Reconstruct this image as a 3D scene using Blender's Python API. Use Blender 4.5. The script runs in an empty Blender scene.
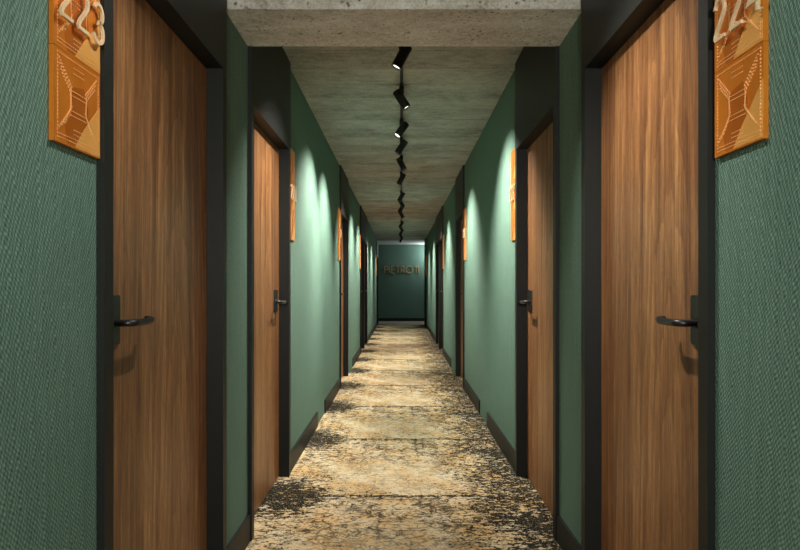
import bpy, bmesh, math, random
from mathutils import Vector, Matrix
random.seed(4)
sc = bpy.context.scene
COL = sc.collection
PI = math.pi

# ------------------------------------------------------------------ sizes
CAM_Z = 1.165
WL, WR = 0.70, 0.723          # distance from the camera axis to each fabric wall
CEIL = 2.54
Y0, Y_HALL, Y_END = -2.2, 18.6, 20.4
FACE = 0.018                  # casings stand proud of the fabric by this much
DOOR_D = 0.045                 # door leaf lies this far behind the fabric face
DOORS = [(1.414, 2.405, 'near'), (2.81, 3.80, 'far'), (7.0, 7.985, 'near'),
         (10.50, 11.485, 'near'), (11.515, 12.50, 'far'), (17.6, 18.585, 'near')]

# ------------------------------------------------------------------ mesh helpers
def box(bm, x0, x1, y0, y1, z0, z1):
    x0, x1 = min(x0, x1), max(x0, x1); y0, y1 = min(y0, y1), max(y0, y1)
    v = [bm.verts.new((x, y, z)) for x in (x0, x1) for y in (y0, y1) for z in (z0, z1)]
    for q in ((0,1,3,2), (4,6,7,5), (0,4,5,1), (2,3,7,6), (0,2,6,4), (1,5,7,3)):
        bm.faces.new([v[i] for i in q])
    return v

def cyl(bm, p0, p1, r0, r1=None, n=24, cap0=True, cap1=True):
    p0, p1 = Vector(p0), Vector(p1); r1 = r0 if r1 is None else r1
    d = (p1 - p0).normalized()
    a = d.orthogonal().normalized(); b = d.cross(a)
    A = [bm.verts.new(p0 + r0*(math.cos(2*PI*i/n)*a + math.sin(2*PI*i/n)*b)) for i in range(n)]
    B = [bm.verts.new(p1 + r1*(math.cos(2*PI*i/n)*a + math.sin(2*PI*i/n)*b)) for i in range(n)]
    for i in range(n):
        bm.faces.new((A[i], A[(i+1) % n], B[(i+1) % n], B[i]))
    if cap0: bm.faces.new(A[::-1])
    if cap1: bm.faces.new(B)

def prism(bm, pts, y0, y1):
    """outline in x,z pushed from y0 to y1"""
    A = [bm.verts.new((p[0], y0, p[1])) for p in pts]; B = [bm.verts.new((p[0], y1, p[1])) for p in pts]
    n = len(pts)
    for i in range(n): bm.faces.new((A[i], A[(i+1) % n], B[(i+1) % n], B[i]))
    bm.faces.new(A[::-1]); bm.faces.new(B)

def tube(bm, pts, r, n=14):
    pts = [Vector(p) for p in pts]; rings = []
    ref = Vector((0, 0, 1))
    for i, p in enumerate(pts):
        d = (pts[min(i+1, len(pts)-1)] - pts[max(i-1, 0)]).normalized()
        a = d.cross(ref)
        a = a.normalized() if a.length > 1e-4 else d.orthogonal().normalized()
        b = d.cross(a)
        rings.append([bm.verts.new(p + r*(math.cos(2*PI*k/n)*a + math.sin(2*PI*k/n)*b)) for k in range(n)])
    for A, B in zip(rings, rings[1:]):
        for k in range(n): bm.faces.new((A[k], A[(k+1) % n], B[(k+1) % n], B[k]))
    bm.faces.new(rings[0][::-1]); bm.faces.new(rings[-1])

def ribbon(bm, pts, w, y0, y1, closed=False):
    """a flat stroke of width w following pts (x,z), pushed from y0 to y1"""
    P = [Vector(p) for p in pts]; n = len(P); L, R = [], []
    for i in range(n):
        a = P[(i-1) % n] if (closed or i > 0) else None
        b = P[(i+1) % n] if (closed or i < n-1) else None
        d0 = (P[i]-a).normalized() if a is not None else None
        d1 = (b-P[i]).normalized() if b is not None else None
        if d0 is None: d0 = d1
        if d1 is None: d1 = d0
        n0 = Vector((-d0.y, d0.x)); n1 = Vector((-d1.y, d1.x))
        m = n0 + n1
        m = m.normalized() if m.length > 1e-5 else n0
        k = min(1/max(m.dot(n0), 0.35), 2.2)
        L.append(P[i] + m*k*w/2); R.append(P[i] - m*k*w/2)
    vs = []
    for q in range(n):
        vs.append([bm.verts.new((L[q].x, y0, L[q].y)), bm.verts.new((R[q].x, y0, R[q].y)),
                   bm.verts.new((R[q].x, y1, R[q].y)), bm.verts.new((L[q].x, y1, L[q].y))])
    for q in range(n if closed else n-1):
        A, B = vs[q], vs[(q+1) % n]
        for k in range(4): bm.faces.new((A[k], A[(k+1) % 4], B[(k+1) % 4], B[k]))
    if not closed:
        bm.faces.new(vs[0][::-1]); bm.faces.new(vs[-1])

def arc(cx, cz, rx, rz, a0, a1, n=14):
    return [(cx + rx*math.cos(math.radians(a0+(a1-a0)*i/n)), cz + rz*math.sin(math.radians(a0+(a1-a0)*i/n))) for i in range(n+1)]

def obj(name, bm, mat, parent=None, bevel=0, smooth=False):
    bmesh.ops.recalc_face_normals(bm, faces=bm.faces)
    me = bpy.data.meshes.new(name); bm.to_mesh(me); bm.free()
    me.materials.append(mat)
    if smooth:
        me.shade_smooth()
        try: me.set_sharp_from_angle(angle=math.radians(40))
        except Exception: pass
    o = bpy.data.objects.new(name, me); COL.objects.link(o)
    if parent: o.parent = parent
    if bevel:
        m = o.modifiers.new('bevel', 'BEVEL'); m.width = bevel; m.segments = 2; m.limit_method = 'ANGLE'
    return o

def empty(name, loc, rz=0):
    o = bpy.data.objects.new(name, None); o.empty_display_size = 0.1
    o.location = loc; o.rotation_euler = (0, 0, rz); COL.objects.link(o); return o

def tag(o, label, cat=None, group=None, kind=None):
    if label: o['label'] = label
    if cat: o['category'] = cat
    if group: o['group'] = group
    if kind: o['kind'] = kind
    return o

# ------------------------------------------------------------------ node helpers
class NT:
    def __init__(s, name, rough=0.6, metal=0.0, spec=0.5):
        s.m = bpy.data.materials.new(name); s.m.use_nodes = True
        s.t = s.m.node_tree; s.b = s.t.nodes['Principled BSDF']
        s.b.inputs['Roughness'].default_value = rough; s.b.inputs['Metallic'].default_value = metal
        s.b.inputs['Specular IOR Level'].default_value = spec
    def n(s, typ, **kw):
        x = s.t.nodes.new(typ)
        for k, v in kw.items(): setattr(x, k, v)
        return x
    def put(s, sock, v):
        if v is None: return
        if hasattr(v, 'links') and hasattr(v, 'is_output'): s.t.links.new(v, sock)
        else: sock.default_value = v
    def math(s, op, a, b=None, c=None, clamp=False):
        x = s.n('ShaderNodeMath', operation=op, use_clamp=clamp)
        s.put(x.inputs[0], a); s.put(x.inputs[1], b); s.put(x.inputs[2], c)
        return x.outputs[0]
    def pos(s, kind='world'):
        if kind == 'world': return s.n('ShaderNodeNewGeometry').outputs['Position']
        return s.n('ShaderNodeTexCoord').outputs['Object']
    def sep(s, v):
        x = s.n('ShaderNodeSeparateXYZ'); s.put(x.inputs[0], v); return x.outputs
    def comb(s, x, y, z):
        c = s.n('ShaderNodeCombineXYZ')
        for i, v in enumerate((x, y, z)): s.put(c.inputs[i], v)
        return c.outputs[0]
    def noise(s, vec, scale, detail=3, rough=0.5, dist=0.0, dims='3D', w=None):
        x = s.n('ShaderNodeTexNoise', noise_dimensions=dims)
        s.put(x.inputs['Vector'], vec); x.inputs['Scale'].default_value = scale
        x.inputs['Detail'].default_value = detail; x.inputs['Roughness'].default_value = rough
        x.inputs['Distortion'].default_value = dist
        if w is not None: x.inputs['W'].default_value = w
        return x.outputs['Fac']
    def scale(s, vec, sx, sy, sz, loc=(0,0,0)):
        x = s.n('ShaderNodeMapping'); s.put(x.inputs['Vector'], vec)
        x.inputs['Scale'].default_value = (sx, sy, sz); x.inputs['Location'].default_value = loc
        return x.outputs[0]
    def ramp(s, v, stops):
        x = s.n('ShaderNodeValToRGB'); s.put(x.inputs[0], v)
        e = x.color_ramp.elements
        while len(e) < len(stops): e.new(0.5)
        for q, (p, c) in zip(e, stops):
            q.position = p; q.color = (c[0], c[1], c[2], 1) if not isinstance(c, (int, float)) else (c, c, c, 1)
        return x.outputs[0]
    def smooth(s, v, a, b, lo=0.0, hi=1.0):
        x = s.n('ShaderNodeMapRange', interpolation_type='SMOOTHSTEP'); s.put(x.inputs[0], v)
        for i, q in enumerate((a, b, lo, hi)): x.inputs[i+1].default_value = q
        return x.outputs[0]
    def mix(s, f, a, b, typ='MIX'):
        x = s.n('ShaderNodeMix', data_type='RGBA', blend_type=typ)
        s.put(x.inputs[0], f)
        s.put(x.inputs[6], a if not isinstance(a, tuple) else (*a, 1)); s.put(x.inputs[7], b if not isinstance(b, tuple) else (*b, 1))
        return x.outputs[2]
    def color(s, c): s.put(s.b.inputs['Base Color'], c if not isinstance(c, tuple) else (*c, 1)); return s
    def rough(s, v): s.put(s.b.inputs['Roughness'], v); return s
    def bump(s, h, strength=0.3, dist=0.002):
        x = s.n('ShaderNodeBump'); x.inputs['Strength'].default_value = strength
        x.inputs['Distance'].default_value = dist; s.put(x.inputs['Height'], h)
        s.t.links.new(x.outputs[0], s.b.inputs['Normal']); return s

def lin(r, g, b):
    f = lambda c: (c/255/12.92) if c/255 <= 0.04045 else ((c/255+0.055)/1.055)**2.4
    return (f(r), f(g), f(b))

# ------------------------------------------------------------------ materials
# woven green wall fabric: staggered stitches about a centimetre apart
def fabric(name, horiz):
    t = NT(name, rough=0.85, spec=0.25)
    p = t.pos(); s = t.sep(p)
    wob = t.noise(t.scale(p, 9, 9, 2.2), 6, 2)
    u = t.math('ADD', s[horiz], t.math('MULTIPLY', wob, 0.018))
    A = t.math('MULTIPLY', t.math('ADD', u, t.math('MULTIPLY', s[2], 0.30)), 2*PI/0.0108)
    B = t.math('MULTIPLY', s[2], 2*PI/0.0160)
    h = t.math('MULTIPLY', t.math('COSINE', A), t.math('COSINE', B))
    fine = t.noise(p, 420, 2)
    streak = t.noise(t.scale(p, 14, 14, 0.7), 5, 4, 0.7)
    hh = t.math('ADD', t.math('MULTIPLY', h, 0.32), t.math('ADD', t.math('MULTIPLY', fine, 0.5), t.math('MULTIPLY', streak, 0.45)))
    col = t.ramp(hh, [(0.0, lin(52, 76, 67)), (0.48, lin(88, 118, 105)), (1.0, lin(130, 162, 148))])
    t.color(col).bump(t.math('ADD', h, fine), 0.55, 0.0016)
    return t.m
M_WALL = fabric('green_fabric', 1)
M_ENDWALL = fabric('green_fabric_end', 0)

def plain(name, rgb, rough=0.5, metal=0.0, spec=0.5, nz=0.12, nscale=60, bump=0.05):
    t = NT(name, rough, metal, spec); p = t.pos()
    f = t.noise(p, nscale, 3)
    c = lin(*rgb)
    lo = tuple(max(0, q*(1-nz)) for q in c); hi = tuple(q*(1+nz) for q in c)
    t.color(t.mix(f, lo, hi)).bump(f, bump, 0.001)
    return t.m
M_FRAME = plain('charcoal_frame', (22, 25, 24), 0.5, spec=0.3)
M_BASE = plain('dark_baseboard', (24, 27, 25), 0.55, spec=0.3)
M_BLACK = plain('black_metal', (22, 23, 23), 0.38, spec=0.5)
M_LAMP = plain('black_lamp_metal', (20, 20, 20), 0.45)
M_DIGIT = plain('pale_brass', (226, 202, 164), 0.42, 0.3)
M_DOT = plain('pale_dots', (240, 190, 128), 0.4, 0.4)
M_LETTER = plain('aged_brass', (182, 162, 122), 0.45, 0.3)
M_WHITE = plain('white_plaster', (225, 228, 224), 0.8)

def copper(name, a, b, rough, metal=0.5):
    t = NT(name, rough, metal); p = t.pos()
    f = t.noise(p, 9, 3, 0.6)
    t.color(t.mix(f, lin(*a), lin(*b))).bump(t.noise(p, 25, 2), 0.12, 0.002)
    return t.m
M_COPPER = copper('copper_sheet', (206, 112, 26), (240, 150, 50), 0.30)
M_COPPER2 = copper('light_copper_sheet', (240, 170, 82), (250, 190, 104), 0.34, 0.45)
M_COPPER3 = copper('dark_copper_sheet', (186, 98, 20), (206, 116, 34), 0.30)

def wood():
    t = NT('walnut_veneer', 0.40, spec=0.35)
    p = t.pos('object')
    q = t.scale(p, 1, 1, 0.045)
    warp = t.noise(q, 5, 2, 0.5)
    s = t.sep(p)
    # cathedral figure: distorted rings stretched along the height
    rings = t.n('ShaderNodeTexWave', wave_type='RINGS', rings_direction='Y', wave_profile='SAW')
    t.put(rings.inputs['Vector'], t.scale(p, 1, 1, 0.11, (-0.14, 0, 0.02)))
    rings.inputs['Scale'].default_value = 9; rings.inputs['Distortion'].default_value = 5
    rings.inputs['Detail'].default_value = 3; rings.inputs['Detail Scale'].default_value = 1.6
    fib = t.noise(t.scale(p, 1, 1, 0.02), 190, 4, 0.7)
    band = t.noise(t.scale(p, 1, 1, 0.03), 17, 4, 0.65, 0.6)
    pores = t.noise(t.scale(p, 1, 1, 0.10), 420, 2, 0.6)
    mott = t.noise(t.scale(p, 1, 1, 0.22), 34, 5, 0.75, 1.2)
    v = t.math('ADD', t.math('MULTIPLY', band, 0.50), t.math('MULTIPLY', fib, 0.38))
    v = t.math('ADD', v, t.math('MULTIPLY', rings.outputs['Fac'], 0.07))
    v = t.math('ADD', v, t.math('MULTIPLY', mott, 0.28))
    v = t.math('SUBTRACT', v, 0.11)
    c = t.ramp(v, [(0.30, lin(70, 43, 27)), (0.45, lin(116, 77, 48)), (0.56, lin(148, 104, 65)), (0.72, lin(194, 148, 96))])
    dark = t.smooth(pores, 0.56, 0.70)
    c = t.mix(t.math('MULTIPLY', dark, 0.35), c, lin(70, 44, 30))
    knots = t.smooth(t.noise(t.scale(p, 1, 1, 0.16), 26, 4, 0.7, 1.2), 0.62, 0.74)
    c = t.mix(t.math('MULTIPLY', knots, 0.5), c, lin(76, 48, 30))
    t.color(c).bump(v, 0.12, 0.0006)
    t.rough(t.smooth(v, 0.2, 0.8, 0.42, 0.34))
    return t.m
M_WOOD = wood()

def concrete(name, boards, tint, bumpd, pits, rough=0.9):
    t = NT(name, rough, spec=0.25); p = t.pos(); s = t.sep(p)
    big = t.noise(t.scale(p, 0.8, 1.3, 1), 3.2, 6, 0.65, 0.3)
    mid = t.noise(t.scale(p, 0.85, 1.25, 1), 17, 7, 0.8)
    fine = t.noise(p, 90, 4, 0.7)
    v = t.math('ADD', t.math('MULTIPLY', big, 0.5), t.math('MULTIPLY', mid, 0.45))
    v = t.math('SUBTRACT', v, 0.05)
    v = t.math('ADD', v, t.math('MULTIPLY', fine, 0.35))
    v = t.math('SUBTRACT', v, 0.05)
    h = t.math('ADD', t.math('MULTIPLY', fine, 0.5), t.math('MULTIPLY', mid, 0.7))
    if boards:
        yy = t.math('ADD', s[1], t.math('MULTIPLY', t.noise(p, 4, 2), 0.02))
        fr = t.math('FRACT', t.math('DIVIDE', yy, 0.30))
        seam = t.math('MULTIPLY', t.smooth(t.math('ABSOLUTE', t.math('SUBTRACT', fr, 0.5)), 0.47, 0.5), t.smooth(mid, 0.35, 0.6))
        idx = t.math('FLOOR', t.math('DIVIDE', yy, 0.30))
        wn = t.n('ShaderNodeTexWhiteNoise', noise_dimensions='1D'); t.put(wn.inputs['W'], idx)
        v = t.math('ADD', v, t.math('MULTIPLY', t.math('SUBTRACT', wn.outputs[0], 0.5), 0.07))
        v = t.math('SUBTRACT', v, t.math('MULTIPLY', seam, 0.09))
        h = t.math('SUBTRACT', h, seam)
    if pits:
        vo = t.n('ShaderNodeTexVoronoi', feature='SMOOTH_F1'); t.put(vo.inputs['Vector'], t.scale(p, 1, 1, 1)); vo.inputs['Scale'].default_value = 46
        pit = t.math('MULTIPLY', t.smooth(vo.outputs['Distance'], 0.28, 0.08), t.smooth(mid, 0.45, 0.6))
        v = t.math('SUBTRACT', v, t.math('MULTIPLY', pit, 0.30)); h = t.math('SUBTRACT', h, t.math('MULTIPLY', pit, 1.5))
        crack = t.noise(t.scale(p, 1, 1, 1), 38, 5, 0.7, 1.5)
        h = t.math('ADD', h, t.math('MULTIPLY', crack, 1.1))
        v = t.math('ADD', v, t.math('MULTIPLY', t.math('SUBTRACT', crack, 0.5), 0.25))
    k = tint
    t.color(t.ramp(v, [(0.34, tuple(q*0.35 for q in k)), (0.5, tuple(q*0.82 for q in k)), (0.66, tuple(min(1, q*1.3) for q in k))]))
    t.bump(h, 0.8, bumpd)
    return t.m
M_CEIL = concrete('board_marked_concrete', True, lin(172, 175, 172), 0.012, False)
M_BEAM = concrete('rough_concrete', False, lin(240, 236, 224), 0.018, True)

def carpet():
    t = NT('distressed_carpet', 0.95, spec=0.1)
    p = t.pos(); s = t.sep(p); REP = 1.27
    wy = t.math('ADD', s[1], t.math('MULTIPLY', t.math('SUBTRACT', t.noise(p, 7, 3), 0.5), 0.03))
    fr = t.math('FRACT', t.math('DIVIDE', t.math('SUBTRACT', wy, 3.41 - 10*REP), REP))
    v = t.math('MULTIPLY', fr, REP)
    # repeat coordinates: mirrored across the axis and folded along the repeat
    xm = t.math('ABSOLUTE', t.math('SUBTRACT', s[0], 0.0))
    vf = t.math('ABSOLUTE', t.math('SUBTRACT', t.math('FRACT', t.math('DIVIDE', v, REP/3)), 0.5))
    q = t.comb(xm, t.math('MULTIPLY', vf, REP/3), 0.0)
    rep = t.comb(s[0], v, 0.0)
    vo = t.n('ShaderNodeTexVoronoi', feature='DISTANCE_TO_EDGE')
    warp = t.n('ShaderNodeTexNoise'); t.put(warp.inputs['Vector'], q); warp.inputs['Scale'].default_value = 9
    vm = t.n('ShaderNodeVectorMath', operation='SCALE'); t.put(vm.inputs[0], warp.outputs['Color']); vm.inputs['Scale'].default_value = 0.09
    va = t.n('ShaderNodeVectorMath', operation='ADD'); t.put(va.inputs[0], q); t.put(va.inputs[1], vm.outputs[0])
    t.put(vo.inputs['Vector'], va.outputs[0]); vo.inputs['Scale'].default_value = 13
    line = t.smooth(vo.outputs['Distance'], 0.13, 0.03)
    vo2 = t.n('ShaderNodeTexVoronoi', feature='DISTANCE_TO_EDGE'); t.put(vo2.inputs['Vector'], va.outputs[0]); vo2.inputs['Scale'].default_value = 27
    wav = t.n('ShaderNodeTexWave', wave_type='RINGS'); t.put(wav.inputs['Vector'], va.outputs[0]); wav.inputs['Scale'].default_value = 7; wav.inputs['Distortion'].default_value = 6
    wav.inputs['Detail Scale'].default_value = 2
    line = t.math('MAXIMUM', line, t.math('MULTIPLY', t.smooth(vo2.outputs['Distance'], 0.12, 0.03), 0.7))
    line = t.math('MAXIMUM', line, t.math('MULTIPLY', t.smooth(wav.outputs['Fac'], 0.80, 0.92), 0.8))
    wear = t.noise(rep, 5, 4, 0.6)
    fine = t.noise(t.scale(p, 1, 1, 1), 75, 3, 0.7)
    fine2 = t.noise(t.scale(p, 0.6, 1.2, 1, (3, 1, 0)), 38, 4, 0.75, 0.5)
    pile = t.noise(p, 330, 2, 0.7)
    # ground: tan and cream patches
    g = t.noise(rep, 4.0, 5, 0.65)
    ground = t.ramp(g, [(0.38, lin(232, 218, 188)), (0.50, lin(226, 202, 160)), (0.62, lin(230, 192, 136))])
    ground = t.mix(t.math('MULTIPLY', t.smooth(fine2, 0.53, 0.60), 0.8), ground, lin(224, 214, 188))
    sp = t.math('ADD', t.math('MULTIPLY', t.math('SUBTRACT', fine, 0.5), 1.5), t.math('MULTIPLY', t.math('SUBTRACT', wear, 0.5), 0.5))
    col = t.mix(t.math('MULTIPLY', t.smooth(sp, 0.06, 0.18), 0.5), ground, lin(104, 82, 58))
    # ornament outlines, stronger in the first half of each repeat
    orn = t.math('MULTIPLY', line, t.smooth(t.math('ADD', wear, t.math('MULTIPLY', t.math('SUBTRACT', fine2, 0.5), 1.4)), 0.38, 0.50))
    band = t.smooth(fr, 0.35, 0.72, 0.40, 1.0)
    orn = t.math('MULTIPLY', orn, band)
    col = t.mix(t.math('MULTIPLY', orn, 0.9), col, lin(70, 58, 44))
    # worn black ground towards the borders and across each repeat seam
    right = t.smooth(s[0], 0.10, 0.62)
    left = t.smooth(s[0], -0.28, -0.62)
    d0 = t.math('MINIMUM', fr, t.math('SUBTRACT', 1.0, fr))
    near = t.smooth(d0, 0.30, 0.08)
    lm = t.math('MULTIPLY', left, t.math('ADD', 0.45, t.math('MULTIPLY', near, 0.85)))
    seam = t.math('ADD', t.math('MULTIPLY', t.smooth(d0, 0.020, 0.008), 0.75), t.math('MULTIPLY', t.smooth(d0, 0.10, 0.02), 0.30))
    m = t.math('MAXIMUM', t.math('MAXIMUM', lm, right), seam)
    m = t.math('ADD', m, t.math('MULTIPLY', t.math('SUBTRACT', wear, 0.5), 1.5))
    thr = t.math('ADD', t.math('MULTIPLY', t.math('SUBTRACT', fine2, 0.5), 2.1), t.math('MULTIPLY', t.math('SUBTRACT', fine, 0.5), 1.0))
    blk = t.smooth(t.math('ADD', t.math('MULTIPLY', m, 0.42), thr), 0.25, 0.31)
    col = t.mix(t.math('MULTIPLY', blk, 0.98), col, lin(17, 18, 18))
    fl = t.math('MULTIPLY', t.smooth(t.noise(p, 95, 3, 0.8), 0.58, 0.62), t.math('MULTIPLY', blk, 0.8))
    col = t.mix(fl, col, lin(170, 160, 128))
    col = t.mix(t.smooth(pile, 0.3, 0.7, 0.0, 0.22), col, lin(20, 16, 12))
    t.color(col).bump(t.math('ADD', pile, t.math('MULTIPLY', fine, 0.6)), 0.6, 0.004)
    return t.m
M_CARPET = carpet()
M_LOBBY = plain('grey_carpet', (140, 132, 118), 0.95, nz=0.3, nscale=80)

def lens():
    t = NT('lamp_lens', 0.3)
    t.color((0.9, 0.9, 0.85)); t.b.inputs['Emission Color'].default_value = (1, 0.93, 0.82, 1)
    t.b.inputs['Emission Strength'].default_value = 3
    return t.m
M_LENS = lens()

# ------------------------------------------------------------------ setting
def struct(name, bm, m, label, cat):
    o = obj(name, bm, m); return tag(o, label, cat, kind='structure')

bm = bmesh.new(); box(bm, -0.99, 0.99, Y0, Y_HALL, -0.1, 0)
struct('floor', bm, M_CARPET, 'long hallway floor under worn tan and black patterned carpet', 'floor')
bm = bmesh.new(); box(bm, -3, 3, Y_HALL, Y_END, -0.1, 0)
struct('floor_lobby', bm, M_LOBBY, 'greyer strip of floor in front of the far end wall', 'floor')
bm = bmesh.new(); box(bm, -0.99, 0.99, Y0, Y_HALL, CEIL, CEIL+0.15)
struct('ceiling', bm, M_CEIL, 'board-marked bare concrete ceiling of the hallway', 'ceiling')
bm = bmesh.new(); box(bm, -3, 3, Y_HALL, Y_END, CEIL, CEIL+0.15)
struct('ceiling_lobby', bm, M_WHITE, 'pale white ceiling strip before the far end wall', 'ceiling')
bm = bmesh.new(); box(bm, -WL, WR, 2.435, 2.813, CAM_Z+1.096, CEIL)
o = struct('trim_1', bm, M_BEAM, 'rough concrete beam crossing the top of the hallway', 'beam')
bm = bmesh.new(); box(bm, -3.1, 3.1, Y_END, Y_END+0.15, -0.1, CEIL+0.15)
struct('wall_end', bm, M_ENDWALL, 'dark green end wall carrying brass lettering', 'wall')
bm = bmesh.new(); box(bm, -0.99, 0.99, Y0-0.1, Y0, -0.1, CEIL+0.15)
struct('wall_back', bm, M_ENDWALL, 'green wall closing the hallway behind the viewer', 'wall')

SIDES = {'left': (-1, WL), 'right': (1, WR)}
for side, (sg, W) in SIDES.items():
    bm = bmesh.new()
    edges = [Y0] + [e for d in DOORS for e in d[:2]] + [Y_HALL]
    for a, b in zip(edges[0::2], edges[1::2]):
        if b - a < 0.02: continue
        # a hairline joint splits the long panel between the second and third doors
        cut = {'left': 5.66, 'right': 5.10}[side]
        if a < cut < b:
            box(bm, sg*W, sg*0.90, a, cut-0.0015, 0, CEIL); box(bm, sg*W, sg*0.90, cut+0.0015, b, 0, CEIL)
            box(bm, sg*(W+0.004), sg*0.90, cut-0.0015, cut+0.0015, 0, CEIL)
        else:
            box(bm, sg*W, sg*0.90, a, b, 0, CEIL)
    for a, b, _ in DOORS: box(bm, sg*(W+0.001), sg*0.90, a, b, 2.045, CEIL)
    box(bm, sg*0.90, sg*0.99, Y0, Y_HALL, 0, CEIL)
    box(bm, sg*0.99, sg*3.0, Y_HALL-0.12, Y_HALL, 0, CEIL)      # lobby side of the hallway wall
    struct('wall_'+side, bm, M_WALL, 'long %s hallway wall covered in woven green fabric' % side, 'wall')
    bm = bmesh.new(); box(bm, sg*3.0, sg*3.1, Y_HALL-0.12, Y_END, -0.1, CEIL+0.15)
    struct('wall_lobby_'+side, bm, M_ENDWALL, 'wall closing the cross passage on the %s' % side, 'wall')
    # baseboards, with the gap the photograph shows
    bm = bmesh.new()
    for a, b in ((Y0, 1.414), (2.405, 2.81), (3.80, 5.10), (5.62, 7.0), (8.85, 10.5), (12.5, 17.6)):
        v = box(bm, sg*(W-0.012), sg*W, a, b, 0, 0.122)
    struct('baseboard_'+side, bm, M_BASE, 'dark baseboard along the %s green wall' % side, 'baseboard')
bm = bmesh.new(); box(bm, -3, 3, Y_END-0.012, Y_END, 0, 0.10)
struct('baseboard_end', bm, M_BASE, 'dark baseboard under the far end wall', 'baseboard')

# ------------------------------------------------------------------ doors
ordn = ['nearest', 'second', 'third', 'fourth', 'fifth', 'farthest']
WID = DOORS[0][1] - DOORS[0][0]
def door_meshes(hand):
    """local frame: x along the wall, front faces -y, z up; hand = -1 handle at -x, +1 at +x.  depths from the fabric face"""
    h = WID/2; j = 0.045
    fr = bmesh.new()
    for s in (-1, 1):
        box(fr, s*h, s*(h-j), -FACE, 0.10, 0, 2.0)
        box(fr, s*(h-j), s*(h-j-0.012), DOOR_D+0.042, 0.10, 0, 2.0)      # stop behind the leaf
    box(fr, -h, h, -FACE, 0.10, 2.0, 2.045)
    tr = bmesh.new(); box(tr, -h, h, -FACE, 0.0, 2.045, CEIL)
    lf = bmesh.new(); box(lf, -(h-j-0.003), h-j-0.003, DOOR_D, DOOR_D+0.04, 0.006, 1.997)
    hx = hand*(h-j-0.115); hz = 1.070
    pl = bmesh.new()
    w, z0, z1, r = 0.045, 1.012, 1.142, 0.008
    pts = []
    for cx, cz, a in ((w-r, z1-r, 0), (-(w-r), z1-r, 90), (-(w-r), z0+r, 180), (w-r, z0+r, 270)):
        pts += [(hx+cx+r*math.cos(math.radians(a+k*18)), cz+r*math.sin(math.radians(a+k*18))) for k in range(6)]
    prism(pl, pts, DOOR_D-0.007, DOOR_D+0.001)
    lv = bmesh.new()
    cyl(lv, (hx, DOOR_D-0.006, hz), (hx, DOOR_D-0.014, hz), 0.015)
    d = -hand
    y1 = DOOR_D-0.060
    path = [(hx, DOOR_D-0.012, hz), (hx, y1+0.018, hz)]
    path += [(hx + d*0.018*(1-math.cos(math.radians(a))), y1+0.018-0.018*math.sin(math.radians(a)), hz) for a in (20, 40, 60, 80, 90)]
    path += [(hx+d*0.06, y1, hz), (hx+d*0.10, y1, hz), (hx+d*0.118, y1+0.002, hz+0.002), (hx+d*0.128, y1+0.010, hz+0.003), (hx+d*0.132, y1+0.022, hz+0.003)]
    tube(lv, path, 0.0095)
    return fr, tr, lf, pl, lv

def make_door(hand):
    e = empty('door_1', (0, 0, 0))
    fr, tr, lf, pl, lv = door_meshes(hand)
    obj('door_frame', fr, M_FRAME, e)
    obj('transom_panel', tr, M_FRAME, e)
    tag(obj('door_leaf', lf, M_WOOD, e), 'walnut brown wooden leaf with vertical grain')
    p = obj('door_handle', pl, M_BLACK, e, 0.0015, True)
    l = obj('lever', lv, M_BLACK, p, 0, True)
    tag(p, 'black lever handle on rounded backplate')
    return e

def copy_tree(o, parent=None):
    c = o.copy(); COL.objects.link(c); c.parent = parent
    for ch in o.children:
        if ch.type != 'LIGHT': copy_tree(ch, c)
    return c

protos = {}
k = 0
for i, (a, b, end) in enumerate(DOORS):
    for side, (sg, W) in SIDES.items():
        # reading direction: left wall +x local = away from the viewer, right wall the reverse
        hand = (-1 if end == 'near' else 1) * (1 if side == 'left' else -1)
        if hand not in protos: e = protos[hand] = make_door(hand)
        else: e = copy_tree(protos[hand])
        k += 1
        e.name = 'door_%d' % k
        e.location = (sg*W, (a+b)/2, 0); e.rotation_euler = (0, 0, PI/2 if side == 'left' else -PI/2)
        extra = {0: 'with black lever handle in full view', 1: 'just beyond the concrete beam', 2: 'alone past the long green wall stretch',
                 3: 'first of the far adjoining pair', 4: 'second of the far adjoining pair', 5: 'beside the far end wall'}[i]
        tag(e, '%s walnut door in charcoal frame on the %s wall, %s' % (ordn[i], side, extra), 'door', 'walnut hallway doors', 'structure')

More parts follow.
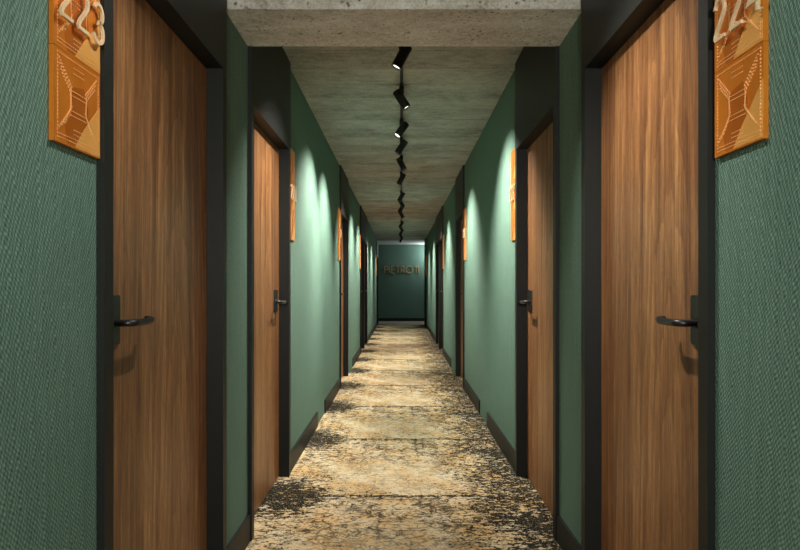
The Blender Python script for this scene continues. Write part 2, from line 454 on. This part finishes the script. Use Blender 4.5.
# ------------------------------------------------------------------ room number signs
SW, SH = 0.188, 0.192     # one tile
Z_SIGN = CAM_Z + 0.290
def tile_bms():
    """copper tile, light facet, dark facet, dots - local x in 0..SW, z in 0..SH, front at y = -0.010"""
    t = bmesh.new(); box(t, 0, SW, -0.010, 0.0, 0.0005, SH-0.0005)
    li = bmesh.new()
    prism(li, [(SW*0.995, 0.004), (SW*0.995, SH*0.62), (SW*0.60, SH*0.24), (SW*0.42, 0.004)], -0.0104, -0.0095)
    dk = bmesh.new()
    prism(dk, [(SW*0.60, SH*0.24), (SW*0.42, 0.004), (SW*0.26, 0.004), (SW*0.20, SH*0.20), (SW*0.34, SH*0.36), (SW*0.34, SH*0.66), (SW*0.62, SH*0.72), (SW*0.72, SH*0.50), (SW*0.70, SH*0.34)], -0.01035, -0.0095)
    dots = bmesh.new()
    def run(p, q, step=0.0072):
        p, q = Vector(p), Vector(q); L = (q-p).length; n = max(1, int(L/step)); d = (q-p)/L
        for i in range(n+1):
            c = p + d*L*i/n
            hx = 0.0012*abs(d.x)+0.0008; hz = 0.0012*abs(d.y)+0.0008
            box(dots, c.x-hx, c.x+hx, -0.0114, -0.0100, c.y-hz, c.y+hz)
    U, V = SW, SH
    m = 0.07
    for a, b in (((m, .06), (m, .95)), ((1-m*.7, .06), (1-m*.7, .95)), ((m, .06), (1-m*.7, .06)), ((m, .95), (1-m*.7, .95)), ((m, .10), (.9, .10))):
        run((a[0]*U, a[1]*V), (b[0]*U, b[1]*V))
    # nested stepped outlines like a woven hourglass
    for o_ in (0, .06, .12):
        for s in (-1, 1):
            c = 0.5
            P = [(c+s*(.40-o_*.3), .90-o_), (c+s*(.17+o_*.3-.02), .66-o_*.4), (c+s*(.17-o_*.2), .40+o_*.4), (c+s*(.40-o_), .17+o_*.6)]
            for a, b in zip(P, P[1:]): run((a[0]*U, a[1]*V), (b[0]*U, b[1]*V))
    for z in (.88, .82, .62, .57, .40, .35, .20, .15):
        w = .10 if z > .8 or z < .25 else .16
        run(((.5-w)*U, z*V), ((.5+w)*U, z*V))
    return t, li, dk, dots

DW, DH, ST = 0.046, 0.090, 0.0074
def strokes(ch):
    w, h = 1.0, 2.0
    if ch == '2': return [(arc(.48, 1.50, .42, .46, 172, -28, 18) + [(.76, 1.10), (.52, .80), (.26, .50), (.13, .30), (.08, .14), (.14, .05), (.96, 0.05)], False)]
    if ch == '3': return [(arc(.48, 1.50, .42, .46, 160, -80, 18) + arc(.48, .56, .47, .52, 80, -160, 20), False)]
    if ch == '4': return [([(.74, 0), (.74, 1.98), (.04, .52), (1.0, .52)], False)]
    if ch == '1': return [([(.22, 1.62), (.58, 1.98), (.58, 0)], False)]
    if ch == '9': return [(arc(.5, 1.42, .44, .54, 0, 360, 24)[:-1], True), ([(.94, 1.42), (.90, .9), (.45, 0)], False)]
    if ch == '0': return [(arc(.5, 1.0, .46, .97, 0, 360, 28)[:-1], True)]
def digit_bm(ch):
    bm = bmesh.new()
    for pts, cl in strokes(ch):
        ribbon(bm, [(p[0]*DW, p[1]*DH/2) for p in pts], ST, -0.024, -0.018, cl)
    pins = {'2': [(.5, 1.97), (.3, .3), (.9, .05)], '3': [(.5, 1.96), (.5, .05), (.95, .56)], '4': [(.74, .1), (.74, 1.9), (.1, .52)],
            '1': [(.58, .1), (.58, 1.8)], '9': [(.5, 1.95), (.5, .1)], '0': [(.5, 1.95), (.5, .05)]}[ch]
    for x, z in pins: cyl(bm, (x*DW, -0.019, z*DH/2), (x*DW, -0.0105, z*DH/2), 0.0018, n=8)
    return bm
dcache = {}
def digit(ch, parent, x, z):
    if ch not in dcache:
        o = obj('digit', digit_bm(ch), M_DIGIT, parent); dcache[ch] = o
    else:
        o = dcache[ch].copy(); COL.objects.link(o); o.parent = parent
    o.location = (x, 0, z); return o
TB = None
def sign(loc, rz, digits, label):
    global TB
    e = empty('room_number_sign', loc, rz)
    tag(e, label, 'sign', 'copper room signs beside the doors')
    if TB is None:
        t, li, dk, dots = tile_bms()
        a = obj('copper_tile', t, M_COPPER, e)
        TB = (a, obj('light_facet', li, M_COPPER2, a), obj('dark_facet', dk, M_COPPER3, a), obj('dot_pattern', dots, M_DOT, a))
        firsts = [a]
    else: firsts = []
    for q in range(3):
        if q == 0 and firsts: continue
        a = TB[0].copy(); COL.objects.link(a); a.parent = e; a.location = (0, 0, q*SH)
        for o in TB[1:]:
            c = o.copy(); COL.objects.link(c); c.parent = a
    for q, ch in enumerate(digits or ''):
        digit(ch, e, (0.004 if rz > 0 else 0.022) + q*0.0655, 0.253)
    return e

nums = [('223', '224'), ('221', '222'), ('219', '220')]
for i, (a, b, end) in enumerate(DOORS):
    for side, (sg, W) in SIDES.items():
        y0_, y1_ = (a-0.004-SW, a-0.016) if end == 'near' else (b+0.006, b+0.006+SW)
        y = y0_ if side == 'left' else y1_
        dg = nums[i][0 if side == 'left' else 1] if i < 3 else None
        desc = {0: 'copper dotted room sign reading %s beside the nearest %s door' % (dg, side),
                1: 'narrow-looking copper sign beyond the second door on the %s wall' % side,
                2: 'small copper sign before the third door on the %s wall' % side,
                3: 'distant copper sign before the fourth door on the %s wall' % side,
                4: 'distant copper sign just after the fifth door on the %s wall' % side,
                5: 'farthest copper sign near the end wall on the %s side' % side}[i]
        sign((sg*W, y, Z_SIGN), PI/2 if side == 'left' else -PI/2, dg, desc)

# ------------------------------------------------------------------ brass lettering on the end wall
letters = {
 'P': ([([(.0, 0), (.0, 1.0)], False), ([(.0, 1.0), (.26, 1.0)] + arc(.26, .75, .24, .25, 90, -90, 10) + [(.0, .50)], False)], .50),
 'I': ([([(.0, 0), (.0, 1.0)], False)], .0),
 'E': ([([(.45, 1.0), (.0, 1.0), (.0, 0), (.45, 0)], False), ([(.0, .52), (.38, .52)], False), (arc(.42, -.12, .09, .12, 90, 270, 8) + [(.50, -.24)], False)], .46),
 'T': ([([(.28, 0), (.28, 1.0)], False), ([(.0, 1.0), (.56, 1.0)], False)], .56),
 'R': ([([(.0, 0), (.0, 1.0)], False), ([(.0, 1.0), (.26, 1.0)] + arc(.26, .75, .24, .25, 90, -90, 10) + [(.0, .50)], False), ([(.22, .50), (.54, 0)], False)], .54),
 'O': ([(arc(.5, .5, .50, .50, 0, 360, 28)[:-1], True)], 1.0),
}
seq = ['P', 'I', 'E', 'T', 'R', 'O', ' ', 'I', 'I']
H = 0.225
widths = [letters[c][1] if c != ' ' else .10 for c in seq]
total = sum(widths) + .20*(len(seq)-1)
k = 1.06/total
e = empty('wall_lettering', (0, Y_END, 1.60))
tag(e, 'brass raised lettering reading PIĘTRO II on the far green wall', 'lettering')
x = -0.54
for c, w in zip(seq, widths):
    if c != ' ':
        bm = bmesh.new()
        for pts, cl in letters[c][0]:
            ribbon(bm, [(p[0]*k, p[1]*H) for p in pts], 0.026, -0.035, -0.018, cl)
        z = (0.5 if c in 'ETR' else 0.9)
        cyl(bm, (0.0 if c not in 'TO' else (.28*k if c == 'T' else .0), -0.018, .5*H), (0.0 if c not in 'TO' else (.28*k if c == 'T' else .0), 0.001, .5*H), 0.006, n=8)
        o = obj('letter', bm, M_LETTER, e); o.location = (x, 0, 0)
    x += (w + (.20 if c != 'I' else .34))*k

# ------------------------------------------------------------------ track and spotlights
TX = 0.004
def rail(a, b, label):
    bm = bmesh.new(); box(bm, TX-0.010, TX+0.010, a, b, CEIL-0.020, CEIL)
    tag(obj('ceiling_track', bm, M_LAMP), label, 'light track', 'ceiling light tracks')
rail(Y0+0.2, 2.42, 'black ceiling track above the viewer before the concrete beam')
rail(2.82, 18.4, 'long black ceiling track running along the hallway beyond the beam')

def make_spot():
    e = empty('track_spotlight', (0, 0, 0))       # origin at the joint under the rail
    g = bmesh.new(); box(g, -0.016, 0.016, -0.02, 0.21, -0.048, 0.0)
    obj('gear_box', g, M_LAMP, e, 0.002)
    st = bmesh.new(); cyl(st, (0, 0, -0.03), (0, 0, -0.085), 0.009, n=14)
    obj('stem', st, M_LAMP, e, 0, True)
    b = bmesh.new()                               # body along local -z, opening at the bottom
    n, R = 28, 0.030
    prof = [(0.0, 0.068), (0.027, 0.068), (R, 0.064), (R, -0.068), (0.0265, -0.068), (0.025, -0.052)]
    rings = []
    for r, z in prof[1:]: rings.append([b.verts.new((r*math.cos(2*PI*q/n), r*math.sin(2*PI*q/n), z)) for q in range(n)])
    top = b.verts.new((0, 0, 0.068))
    for q in range(n): b.faces.new((top, rings[0][(q+1) % n], rings[0][q]))
    for A, B in zip(rings, rings[1:]):
        for q in range(n): b.faces.new((A[q], A[(q+1) % n], B[(q+1) % n], B[q]))
    body = obj('lamp_body', b, M_LAMP, e, 0, True); body.location = (0, 0, -0.085)
    l = bmesh.new(); cyl(l, (0, 0, -0.057), (0, 0, -0.052), 0.0252, n=28)
    lo = obj('lens', l, M_LENS, body); tag(lo, 'glowing round lens')
    return e
proto = make_spot()
# (distance, turn, tilt deg, power, cone deg)
LAMPS = [(-1.3, -1, 36, 26, 90), (-0.4, 1, 36, 26, 90), (0.45, -1, 36, 26, 90), (1.05, 1, 34, 24, 84), (1.50, -1, 34, 46, 84), (1.95, 1, 38, 95, 78),
         (3.41, -1, 34, 20, 80), (4.19, 1, 38, 38, 80), (5.00, -1, 40, 38, 74), (5.62, -1, 40, 38, 74), (6.40, 1, 34, 40, 84), (7.30, -1, 34, 34, 80),
         (8.75, -1, 36, 38, 80), (9.40, 1, 36, 38, 80), (10.1, -1, 36, 34, 80), (10.9, 1, 36, 34, 80),
         (12.7, -1, 36, 38, 80), (13.6, 1, 36, 38, 80), (14.6, -1, 36, 38, 76), (15.8, 1, 36, 28, 70), (17.0, -1, 36, 16, 64)]
words_ = ['first', 'second', 'third', 'fourth', 'fifth', 'sixth', 'seventh', 'eighth', 'ninth', 'tenth', 'eleventh', 'twelfth', 'thirteenth', 'fourteenth', 'fifteenth', 'sixteenth']
nb = 0; nv = 0
for i, (y, tn, tilt, pw, cone) in enumerate(LAMPS):
    e = proto if i == 0 else copy_tree(proto)
    e.location = (TX, y, CEIL-0.020)
    body = [c for c in e.children if c.name.startswith('lamp_body')][0]
    # local -z swings towards the wall
    body.rotation_euler = (math.radians(-15 if y == 5.0 else -2), math.radians(-(tilt-6)*tn), 0)
    side = 'left' if tn < 0 else 'right'
    if y < 2.4:
        lab = 'black spotlight over the viewer before the beam, %s along the track, turned %s' % (words_[nb], side); nb += 1
    else:
        lab = '%s black track spotlight counted from the concrete beam, turned to the %s wall' % (words_[nv], side); nv += 1
    tag(e, lab, 'spotlight', 'black track spotlights on the ceiling')
    L = bpy.data.lights.new('spot_beam', 'SPOT'); L.energy = pw*(7.6 if y > 2.4 else 1.0); L.spot_size = math.radians(cone*(1.13 if y > 2.4 else 1.0)); L.spot_blend = 1.0
    L.color = (1.0, 0.93, 0.82) if y > 1.8 else (1.0, 0.96, 0.90); L.shadow_soft_size = 0.02
    lo = bpy.data.objects.new('spot_beam', L); COL.objects.link(lo); lo.parent = body; lo.location = (0, 0, -0.075)

# cross passage lamp beyond the right corner (a flat round ceiling lamp)
e = empty('ceiling_lamp', (1.05, 20.05, CEIL))
tag(e, 'round white ceiling lamp round the right corner by the end wall', 'lamp')
b = bmesh.new(); cyl(b, (0, 0, -0.05), (0, 0, 0), 0.18, n=40); obj('lamp_housing', b, M_WHITE, e)
b = bmesh.new(); cyl(b, (0, 0, -0.058), (0, 0, -0.05), 0.165, n=40); obj('diffuser', b, M_LENS, e)
L = bpy.data.lights.new('passage_light', 'POINT'); L.energy = 34; L.shadow_soft_size = 0.15; L.color = (0.92, 0.97, 1.0)
lo = bpy.data.objects.new('passage_light', L); COL.objects.link(lo); lo.location = (1.05, 20.05, CEIL-0.30)

# added fill lamp, unseen behind the viewer, to brighten the concrete beam
e = empty('wall_lamp', (0, Y0, 1.62))
tag(e, 'square opal wall lamp on the wall behind the viewer', 'lamp')
b = bmesh.new(); box(b, -0.16, 0.16, 0.0, 0.05, -0.16, 0.16); obj('lamp_housing', b, M_WHITE, e)
b = bmesh.new(); box(b, -0.15, 0.15, 0.05, 0.062, -0.15, 0.15); obj('diffuser', b, M_LENS, e)
L = bpy.data.lights.new('wall_lamp_light', 'AREA'); L.energy = 78; L.size = 0.3; L.color = (1, 0.95, 0.86)
lo = bpy.data.objects.new('wall_lamp_light', L); COL.objects.link(lo); lo.location = (0, Y0+0.09, 1.62); lo.rotation_euler = (PI/2, 0, 0)

# ------------------------------------------------------------------ world, camera, view
w = bpy.data.worlds.new('world'); sc.world = w; w.use_nodes = True
w.node_tree.nodes['Background'].inputs[0].default_value = (0.5, 0.6, 0.6, 1)
w.node_tree.nodes['Background'].inputs[1].default_value = 0.02
cam = bpy.data.cameras.new('camera'); co = bpy.data.objects.new('camera', cam); COL.objects.link(co)
co.location = (0, 0, CAM_Z); co.rotation_euler = (PI/2, 0, 0)
cam.sensor_width = 36; cam.lens = 615/800*36
cam.shift_x = -1/800; cam.shift_y = 11/800; cam.clip_start = 0.02; cam.clip_end = 100
sc.camera = co
sc.view_settings.view_transform = 'Standard'; sc.view_settings.look = 'None'
sc.view_settings.exposure = 0; sc.view_settings.gamma = 1; sc.view_settings.use_curve_mapping = False
